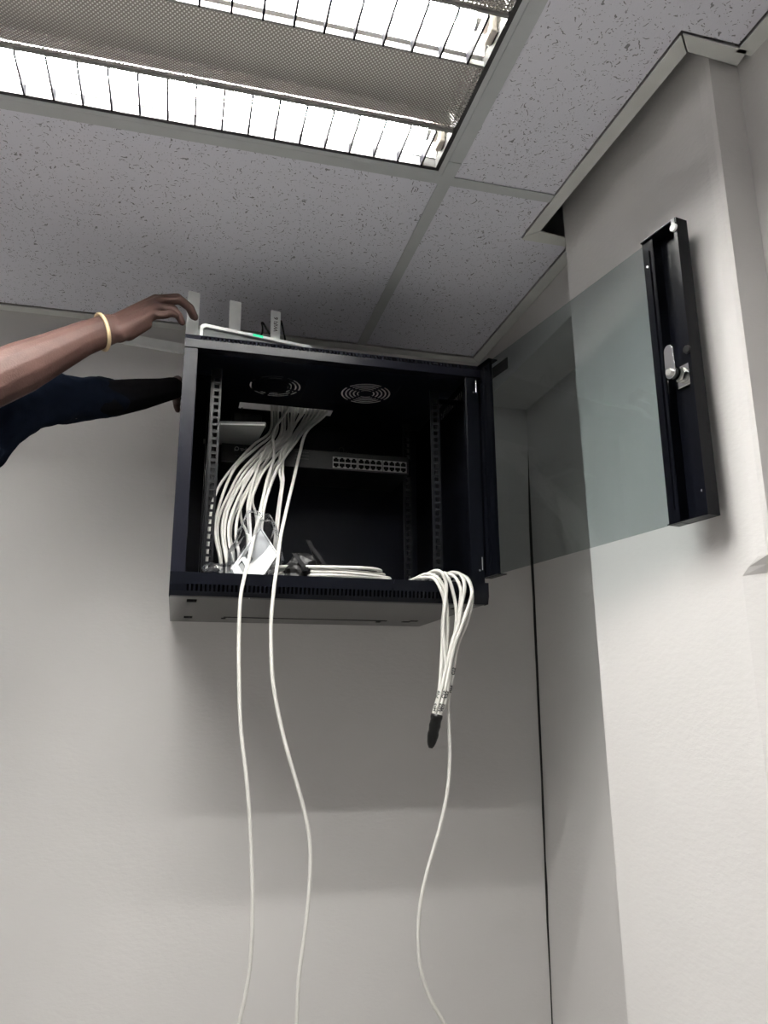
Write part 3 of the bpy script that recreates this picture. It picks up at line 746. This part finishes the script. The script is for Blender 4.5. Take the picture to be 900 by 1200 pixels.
for i, (pts, ox, oy) in enumerate(hang):
    P = [Vector((.36 + .02 * i, 1.60 - .012 * i, FLZ + CR + .001 + .0068 * (i % 2))), Vector((.41 + .014 * i, 1.54 - .01 * i, FLZ + CR + .002 + .0068 * (i % 2)))]
    n = len(pts)
    for k, (x, y) in enumerate(pts):
        Yk = 1.452 if k == 0 else (1.428 if k == 1 else (1.4115 if k == 2 else 1.4005)) + (0 if k < 3 else oy * .8)
        if k == 1: Yk = 1.430 - .001 * i
        p = at(*c2(x, y), Yk)
        if k < 3: p.z = max(p.z, .236 + CR + .0012)
        P.append(p)
    P.append(tp0.lerp(tp1, -.75) + Vector((ox * 1.25 + .004, oy * .6, 0))); P.append(tp0 + Vector((ox, oy * .4, 0))); P.append(tp0.lerp(tp1, .45) + Vector((ox * .7, oy * .2, 0)))
    cb = cable(P, 'white cable hanging over the cabinet edge into black tape, ' + ORD[rank[i]] + ' from the left', 'bundle of white cables ending in black tape', r=.0036)
    if i in (0, 2, 6):
        a, b = P[-3], P[-2]
        d = (b - a).normalized(); tocam = (-(a + b) / 2).normalized(); side = d.cross(tocam).normalized(); tocam = side.cross(d)
        for t, w in ((.15, 'CTS'), (.68, 'HTS')):
            c = a.lerp(b, t) + tocam * (CR + .0009)
            text_mesh(w, .0078, 'cable_print', 'ink', cb, c, -d, -side if side.z > 0 else side, depth=.0004, bold=.00035)
# the cable of that bundle which runs on downwards
h = [Vector((.50, 1.52, FLZ + CR + .001)), Vector((.52, 1.47, FLZ + .012)), at(*c2(400, 232), 1.430), at(*c2(446, 272), 1.412), at(*c2(470, 345), 1.4010), at(*c2(465, 450), 1.4015), at(*c2(422, 600), 1.4065), at(*c2(358, 760), 1.4100),
     at(529, 800, 1.4105), at(525, 822, 1.4105), at(526.2, 850, 1.41), at(527, 890, 1.41), at(524, 930, 1.41), at(514, 975, 1.41), at(501, 1020, 1.41), at(492.5, 1060, 1.41), at(490, 1095, 1.41), at(493, 1135, 1.41), at(504, 1170, 1.41), at(523, 1203, 1.41), at(548, 1250, 1.41),
     Vector((.52, 1.42, -.95)), Vector((.47, 1.40, -1.4)), Vector((.44, 1.33, ZF + .03)), Vector((.42, 1.22, ZF + CR))]
for k in (2, 3): h[k].z = max(h[k].z, .236 + CR + .001)
cb = cable(h, 'long white cable leaving the taped bundle at the right and bowing to the left', 'cables hanging down the wall', r=.0034)
a, b = h[8], h[9]; d = (b - a).normalized(); tocam = (-a).normalized(); side = d.cross(tocam).normalized(); tocam = side.cross(d)
for t, w in ((-.6, 'CTS'), (.35, 'HTS')):
    text_mesh(w, .0078, 'cable_print', 'ink', cb, a.lerp(b, t) + tocam * (CR + .0008), -d, -side if side.z > 0 else side, depth=.0004, bold=.00035)
# tape
m = MB(); N = 12; pts = [tp0.lerp(tp1, -.02 + 1.04 * k / N) for k in range(N + 1)]
rs = [(.0128 - .0020 * (k / N) + .0007 * math.sin(k * 1.9)) * (1 if k < N - 2 else (.86 if k == N - 2 else (.66 if k == N - 1 else .40))) for k in range(N + 1)]
tp = tag(m.tube(pts, rs, 14, flat=.85).build('tape_wrap', 'tape_black', None, smooth=True), 'black electrical tape wrapped round the end of the hanging cable bundle', 'tape')

# ------------------------------------------------------------------ loose bits on the cabinet floor
# white wall plate leaning in a clear bag
pl = thing('wall_plate', 'white plastic wall plate tilted on the cabinet floor in clear packaging', 'wall plate', (.13, 1.47, FLZ))
pa_, pb_, pc_ = at(305.5, 619, 1.482), at(271.5, 668, 1.455), at(326, 651, 1.452)
e1 = (pb_ - pa_); e2 = (pc_ - pa_); nrm = e2.cross(e1).normalized()
if nrm.y > 0: nrm = -nrm
def PT(p): return pa_ + e1 * p.x + e2 * p.y + nrm * p.z
m = MB()
us = [0, .42, .50, .62, .72, .84, .93, 1.0]; ws = [0, .10, .40, .52, .82, 1.0]
def wph(u, w): return (.50 < u < .62 or .72 < u < .84) and (.10 < w < .40)
m.grid_cells(us, ws, wph, lambda a, b, c, d: m.box(a, b, c, d, 0, .004, PT))
m.build('face', 'plate_white', pl)
MB().box(.46, .88, .08, .42, -.003, -.001, PT).build('module_back', 'grey_plastic', pl)
MB().box(0, 1, 0, .04, .004, .007, PT).box(0, 1, .96, 1.0, .004, .007, PT).box(0, .03, 0, 1, .004, .007, PT).build('raised_rim', 'plate_white', pl)
def crumple(name, c, rx, ry, rz, material, label, cat, amp, seed, n=22, freq=40, rotz=0.0, T=None):
    m = MB(); m.ell((0, 0, 0), rx, ry, rz, n)
    out = []
    for v in m.v:
        p = Vector(v); q = p * freq + Vector((seed, seed * 2, 0))
        k = 1 + amp * noise.noise(q) + amp * .5 * abs(noise.noise(q * 2.3))
        p = Vector((p.x * k, p.y * k, p.z * k))
        if T: p = T @ p
        p = p + Vector(c)
        out.append((p.x, p.y, max(p.z, FLZ + .0006)))
    m.v = out
    return tag(m.build(name, material, None, smooth=False), label, cat)
Tm = Matrix.Rotation(-.75, 3, 'Y')
crumple('clear_bag', (.135, 1.478, .295), .048, .026, .070, 'clear_plastic', 'crumpled clear plastic packaging around the white wall plate', 'packaging', .35, 3.3, T=Matrix.Rotation(.15, 3, 'Y'))
crumple('screw_bag', (.078, 1.470, .243), .040, .028, .022, 'clear_plastic', 'small crumpled clear bag at the left corner of the cabinet floor', 'bag', .45, 8.1)
crumple('black_bag', (.222, 1.468, .252), .034, .022, .030, 'tape_black', 'crumpled shiny black plastic bag on the cabinet floor beside the wall plate', 'bag', .5, 5.7)
for k, (xa, za, xb, zb_, yy) in enumerate(((.236, .318, .262, .262, 1.470), (.244, .300, .272, .262, 1.462), (.205, .286, .226, .256, 1.444))):
    o = MB().box(-.0045, .0045, -.0012, .0012, 0, 1, lambda p, xa=xa, za=za, xb=xb, zb_=zb_, yy=yy: Vector((xb + (xa - xb) * p.z + p.x, yy + p.y * 1.0 + .004 * p.z, zb_ + (za - zb_) * p.z))).build('cable_tie', 'black_plastic', None)
    m2 = MB().box(xb - .006, xb + .006, yy - .004, yy + .004, zb_ - .005, zb_ + .003).build('tie_head', 'black_plastic', o)
    tag(o, 'black cable tie beside the black bag on the cabinet floor, ' + ('longest and tallest', 'rightmost', 'leftmost and shortest')[k], 'cable tie', 'black cable ties on the cabinet floor')

# ------------------------------------------------------------------ router on top
ang = math.atan2(.042, .205); rx_ = Vector((math.cos(ang), math.sin(ang), 0)); ry_ = Vector((-math.sin(ang), math.cos(ang), 0)); R0 = Vector((.0065, 1.4450, Z1))
def RT(p): return R0 + rx_ * p.x + ry_ * p.y + Vector((0, 0, p.z))
ro = thing('wifi_router', 'white wireless router with three flat aerials on top of the cabinet', 'router', (R0.x + .12, R0.y + .08, Z1))
W_, D_ = .240, .125
sh = [(0, .004), (0, .034), (.003, .040), (.010, .043), (W_ - .010, .043), (W_ - .003, .040), (W_, .034), (W_, .004), (W_ - .006, .004), (W_ - .006, .031), (W_ - .012, .0365), (.012, .0365), (.006, .031), (.006, .004)]
MB().prism(sh, 'y', 0, D_, RT).build('shell', 'white_plastic', ro)
MB().box(.0062, W_ - .0062, .006, D_ - .004, .004, .036, RT).build('base', 'grey_plastic', ro)
for a in (.02, W_ - .02):
    for b in (.02, D_ - .02): MB().tube([RT(Vector((a, b, 0))), RT(Vector((a, b, .004)))], .006, 10).build('foot', 'black_plastic', ro)
MB().box(.108, .129, -.0008, .0, .0375, .0425, RT).build('status_light', 'led_green', ro, label='green status light')
for k, (ux, tz) in enumerate(((-.003, .1800), (.0895, .1800), (.1850, .1785))):
    w2 = .0255 if k < 2 else .0225
    m = MB(); th = .006; y_ = D_ + .002
    m.prism([(ux, .012), (ux + w2, .012), (ux + w2, tz - .002), (ux + w2 - .002, tz), (ux + .001, tz), (ux, tz - .001)], 'y', y_, y_ + th, RT)
    an = m.build('aerial', 'white_plastic', ro, bevel=.0012)
    MB().box(ux + .004, ux + w2 - .004, D_ - .002, y_ + th, .010, .026, RT).build('aerial_hinge', 'white_plastic', an)
    if k == 2:
        text_mesh('WiFi 6', .0135, 'aerial_lettering', 'ink', an, RT(Vector((ux + w2 * .52, y_ - .0006, tz - .0345))), (0, 0, 1), -rx_, depth=.0003)
# black cord lying in loops behind the router
zc0 = Z1
q0 = at(306, 396, 1.62); 
P = [RT(Vector((.130, D_, .018))), RT(Vector((.128, D_ + .018, .030)))]
for px, py, Y in ((306, 393, 1.605), (307, 378, 1.61), (313, 386, 1.612), (318, 392, 1.612), (322, 378, 1.612), (327, 388, 1.614), (329, 376, 1.62), (333, 392, 1.63)): P.append(at(px, py, Y))
P += [Vector((.225, 1.68, .74)), Vector((.22, 1.745, .72)), Vector((.215, 1.757, .69)), Vector((.20, 1.757, .66))]
MB().tube(spline(P), .0024, 6).build('power_cord', 'black_plastic', ro, smooth=True, label='black cord bunched in loops')
br = MB().box(.128, .208, 1.592, 1.668, Z1 + .0005, Z1 + .036).build('grille_blocker', 'black_plastic', None, bevel=.005)  # unseen block, added to cover and dim the second fan grille
tag(br, 'unseen black block added behind the white router to dim a fan grille', 'power adapter')

# white trunking on the wall behind
a, b = Vector((-.200, 0, .8890)), Vector((.060, 0, .8690))
d = (b - a).normalized(); nn = Vector((-d.z, 0, d.x))
m = MB(); h2 = .0125
pts = [a - nn * h2, b - nn * h2, b + nn * h2, a + nn * h2]
m.prism([(p.x, p.z) for p in pts], 'y', YB - .012, YB)
tk = tag(m.build('cable_trunking', 'white_plastic', None, bevel=.001), 'narrow white strip of trunking slanting along the wall behind the hand', 'trunking')

# ------------------------------------------------------------------ the person reaching in from the left
def remesh(mb, vox, smooth_it=6, name='tmp'):
    me = mb.mesh(name); o = bpy.data.objects.new(name, me); col.objects.link(o)
    md = o.modifiers.new('r', 'REMESH'); md.mode = 'VOXEL'; md.voxel_size = vox
    sm = o.modifiers.new('s', 'SMOOTH'); sm.factor = .5; sm.iterations = smooth_it
    bpy.context.view_layer.update()
    out = bpy.data.meshes.new_from_object(o.evaluated_get(bpy.context.evaluated_depsgraph_get()))
    bpy.data.objects.remove(o); bpy.data.meshes.remove(me)
    vsx = [tuple(v.co) for v in out.vertices]; fsx = [tuple(p.vertices) for p in out.polygons]
    bpy.data.meshes.remove(out)
    r = MB(); r.v = vsx; r.f = fsx
    return r
def chain(mb, pts, rs):
    for i in range(len(pts) - 1): mb.capsule(pts[i], pts[i + 1], rs[i], rs[i + 1])
    return mb
V = Vector
# joints
w1 = at(128, 386, 1.420); f1a = at(95, 398, 1.398); f1 = at(60, 415, 1.375); f1b = at(25, 431, 1.352); e1_ = at(-28, 455, 1.320); s1 = V((-.58, 1.13, .36))
w2_ = at(200, 456, 1.650); f2 = at(165, 462, 1.615); e2_ = at(68, 470, 1.520); s2 = V((-.47, 1.46, .33))
# right arm and hand
arm = MB()
chain(arm, [s1, s1.lerp(e1_, .5), e1_], [.058, .052, .045])
chain(arm, [e1_, f1b, f1, f1a, w1], [.045, .0445, .0375, .0315, .0285])
# palm: four metacarpals
kn = [at(183, 352, 1.482), at(186, 354, 1.466), at(184, 361, 1.450), at(178, 369, 1.437)]     # index .. little knuckles
wo = [at(140, 378, 1.434), at(140, 381, 1.428), at(140, 386, 1.420), at(139, 390, 1.414)]
for k in range(4): chain(arm, [w1.lerp(wo[k], .3), wo[k], kn[k]], [.024, .0195, .0125 if k < 3 else .0115])
arm.capsule(at(150, 391, 1.422), at(172, 380, 1.436), .0145, .0110)
arm.capsule(at(150, 374, 1.44), at(170, 362, 1.462), .0165, .0125)
fing = [
    [kn[0], at(208, 349, 1.494), at(221, 359, 1.498), at(226, 371, 1.500)],
    [kn[1], at(210, 351, 1.474), at(223, 361, 1.480), at(228.5, 372, 1.484)],
    [kn[2], at(203, 362.5, 1.452), at(210, 371, 1.455), at(213.5, 378, 1.457)],
    [kn[3], at(194, 369, 1.434), at(201, 367, 1.436), at(207, 370, 1.438)],
]
frad = [[.0112, .0095, .0085, .0072], [.0115, .0098, .0088, .0075], [.0110, .0092, .0082, .0070], [.0098, .0082, .0072, .0062]]
for p, r in zip(fing, frad): chain(arm, p, r)
chain(arm, [at(143, 380, 1.455), at(163, 372, 1.485), at(180, 366, 1.505), at(192, 364, 1.515)], [.016, .0135, .0105, .0085])    # thumb, on the far side
armR = remesh(arm, .0026, 5)
# left arm and hand (beside the cabinet)
arm = MB()
chain(arm, [s2, at(0, 488, 1.462), at(35, 472, 1.492), e2_], [.056, .048, .045, .042])
chain(arm, [e2_, f2.lerp(e2_, .6), f2, w2_], [.043, .038, .030, .0215])
k2 = V((-.0335, 1.700, .716)); 
for k in range(4):
    o_ = V((-.002, .004 * k, -.013 * k + .010))
    kk = k2 + o_
    chain(arm, [w2_, w2_.lerp(kk, .5), kk], [.0195, .0150, .0105])
    chain(arm, [kk, kk + V((-.001, .030, .003)), kk + V((.0, .052, .000)), kk + V((.003, .068, -.004))], [.0095, .0085, .0078, .0068])
chain(arm, [w2_ + V((.0, .01, .008)), w2_ + V((-.002, .035, .028)), w2_ + V((-.001, .060, .038)), w2_ + V((0, .078, .040))], [.0145, .0115, .0095, .0080])
armL = remesh(arm, .0026, 5)
# trunk, head, legs
fx = V((.94, -.34, 0)); lx = V((.34, .94, 0))            # facing, towards the left shoulder
ctr = (s1 + s2) / 2
def bp_(f, l, z): return V((ctr.x, ctr.y, 0)) + fx * f + lx * l + V((0, 0, z))
body = MB()
TB = Matrix(((fx.x, lx.x, 0), (fx.y, lx.y, 0), (0, 0, 1)))
body.ell(bp_(-.02, 0, .20), .105, .165, .20, 20, TB); body.ell(bp_(-.02, 0, .00), .10, .145, .20, 20, TB); body.ell(bp_(-.02, 0, -.20), .115, .165, .15, 20, TB)
body.capsule(s1, bp_(-.01, -.06, .36), .058, .065); body.capsule(s2, bp_(-.01, .06, .33), .056, .065)
chain(body, [bp_(-.01, 0, .34), bp_(.0, 0, .44), bp_(.015, 0, .50)], [.062, .055, .055])
hc = bp_(.025, 0, .565)
body.ell(hc, .095, .076, .115, 22, TB); body.ell(hc + fx * .035 + V((0, 0, -.055)), .055, .055, .055, 16, TB)      # skull, jaw
chain(body, [hc + fx * .088 + V((0, 0, .012)), hc + fx * .108 + V((0, 0, -.024))], [.009, .014])                        # nose
body.capsule(hc + fx * .088 + lx * .018 + V((0, 0, -.062)), hc + fx * .088 - lx * .018 + V((0, 0, -.062)), .009, .009)    # lips
body.capsule(hc + fx * .082 + lx * .045 + V((0, 0, .03)), hc + fx * .082 - lx * .045 + V((0, 0, .03)), .012, .012)        # brow
for s_ in (-1, 1):
    body.ell(hc + lx * (.078 * s_) + fx * -.005 + V((0, 0, -.008)), .020, .010, .030, 12, TB)
    hip = bp_(-.02, .085 * s_, -.24); kne = bp_(.02, .095 * s_, -.68); ank = bp_(-.03, .10 * s_, -1.10)
    chain(body, [hip, hip.lerp(kne, .5), kne], [.092, .078, .060]); chain(body, [kne, kne.lerp(ank, .35), ank], [.058, .057, .038])
    chain(body, [ank + V((0, 0, -.015)), bp_(.14, .11 * s_, -1.125)], [.036, .026])
bodyR = remesh(body, .009, 4)
tot = MB()
for part in (bodyR, armR, armL):
    b0 = len(tot.v); tot.v += part.v; tot.f += [tuple(i + b0 for i in f) for f in part.f]
person = tot.build('person', 'skin', None, smooth=True)
tag(person, 'person in a navy shirt reaching in from the left, one hand by the router aerial', 'person')
# bracelet
bdir = (f1a - w1).normalized(); bc = at(119.5, 389, 1.4145); u1 = bdir.cross(V((0, 1, 0))).normalized(); u2 = bdir.cross(u1)
tilt = .010
pts = [bc + u1 * (.0325 * math.cos(a)) + u2 * (.0312 * math.sin(a)) + bdir * (tilt * math.cos(a)) for a in [2 * math.pi * k / 40 for k in range(40)]]
MB().tube(pts, .0036, 8, closed=True).build('bracelet', 'bracelet', person, smooth=True, label='pale gold bracelet')
# shirt
sh = MB()
sh.ell(bp_(-.02, 0, .20), .118, .178, .212, 20, TB); sh.ell(bp_(-.02, 0, .08), .120, .170, .25, 20, TB); sh.ell(bp_(-.02, 0, -.02), .122, .168, .25, 20, TB); sh.ell(bp_(-.02, 0, -.12), .127, .174, .18, 20, TB)
sh.capsule(s1, bp_(-.01, -.06, .355), .072, .074); sh.capsule(s2, bp_(-.01, .06, .325), .070, .074)
chain(sh, [s1, s1.lerp(e1_, .42), s1.lerp(e1_, .72)], [.072, .068, .066])
sl_e = at(131, 467, 1.575)
chain(sh, [s2, at(0, 488, 1.462), at(35, 472, 1.492), at(72, 467, 1.523), at(100, 467, 1.548), sl_e], [.070, .057, .053, .050, .0455, .0400])
shr = remesh(sh, .006, 14)
out = []
for v in shr.v:
    p = V(v); q = p * 22
    n_ = noise.noise_vector(q) * .006 + noise.noise_vector(p * 48 + V((3, 1, 2))) * .0028
    out.append(tuple(p + n_))
shr.v = out
shr.build('shirt', 'shirt_navy', person, smooth=True, label='navy shirt')
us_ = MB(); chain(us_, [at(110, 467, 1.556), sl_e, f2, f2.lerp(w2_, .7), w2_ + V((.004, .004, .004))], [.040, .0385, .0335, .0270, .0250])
remesh(us_, .003, 4).build('shaded_forearm', 'shaded_forearm', person, smooth=True, label='far forearm, deep shade put into its dark colour')  # stands in for the bare forearm in deep shade
# trousers, shoes, hair, eyes
tr = MB(); tr.ell(bp_(-.02, 0, -.22), .122, .172, .13, 20, TB)
for s_ in (-1, 1):
    hip = bp_(-.02, .085 * s_, -.26); kne = bp_(.02, .095 * s_, -.68); ank = bp_(-.03, .10 * s_, -1.06)
    chain(tr, [hip, hip.lerp(kne, .5), kne, ank], [.105, .090, .074, .060])
remesh(tr, .008, 3).build('trousers', 'trousers', person, smooth=True)
SOLE = -1.150
for s_ in (-1, 1):
    sm_ = MB(); a = bp_(-.05, .10 * s_, SOLE + .045); b = bp_(.15, .115 * s_, SOLE + .036)
    chain(sm_, [a, a.lerp(b, .5), b], [.045, .043, .036]); q = remesh(sm_, .006, 3)
    q.v = [(x, y, max(z, SOLE + .0005)) for x, y, z in q.v]
    q.build('shoe', 'shoe', person, smooth=True)
    ey = MB().ell(hc + fx * .079 + lx * (.031 * s_) + V((0, 0, .006)), .0105, .0125, .0068, 12, TB).build('eye', 'eye_white', person, smooth=True)
    MB().ell(hc + fx * .0872 + lx * (.030 * s_) + V((0, 0, .006)), .003, .0052, .0052, 10, TB).build('iris', 'iris', ey, smooth=True)
hr = MB(); hr.ell(hc + V((0, 0, .022)) - fx * .010, .097, .082, .104, 24, TB)
hr.v = [(x, y, z) for x, y, z in hr.v]
hr.build('hair', 'hair', person, smooth=True)
# step stool the person stands on
st = thing('step_stool', 'wooden step stool under the person at the left', 'stool', (bp_(.04, 0, 0).x, bp_(.04, 0, 0).y, ZF))
def ST(p): return bp_(p.x, p.y, p.z)
MB().box(-.16, .24, -.24, .24, SOLE - .03, SOLE, ST).build('tread', 'stool_wood', st, bevel=.004)
for a in (-.14, .20):
    for b in (-.22, .20): MB().box(a, a + .035, b, b + .035, ZF, SOLE - .03, ST).build('leg', 'stool_wood', st)
MB().box(-.13, .22, -.215, -.195, ZF + .15, ZF + .20, ST).build('stretcher', 'stool_wood', st); MB().box(-.13, .22, .205, .225, ZF + .15, ZF + .20, ST).build('stretcher', 'stool_wood', st)

# ------------------------------------------------------------------ lift everything so that the floor is at z = 0
for o in list(col.objects):
    if o.parent is None and o is not cam: o.location.z += ZC
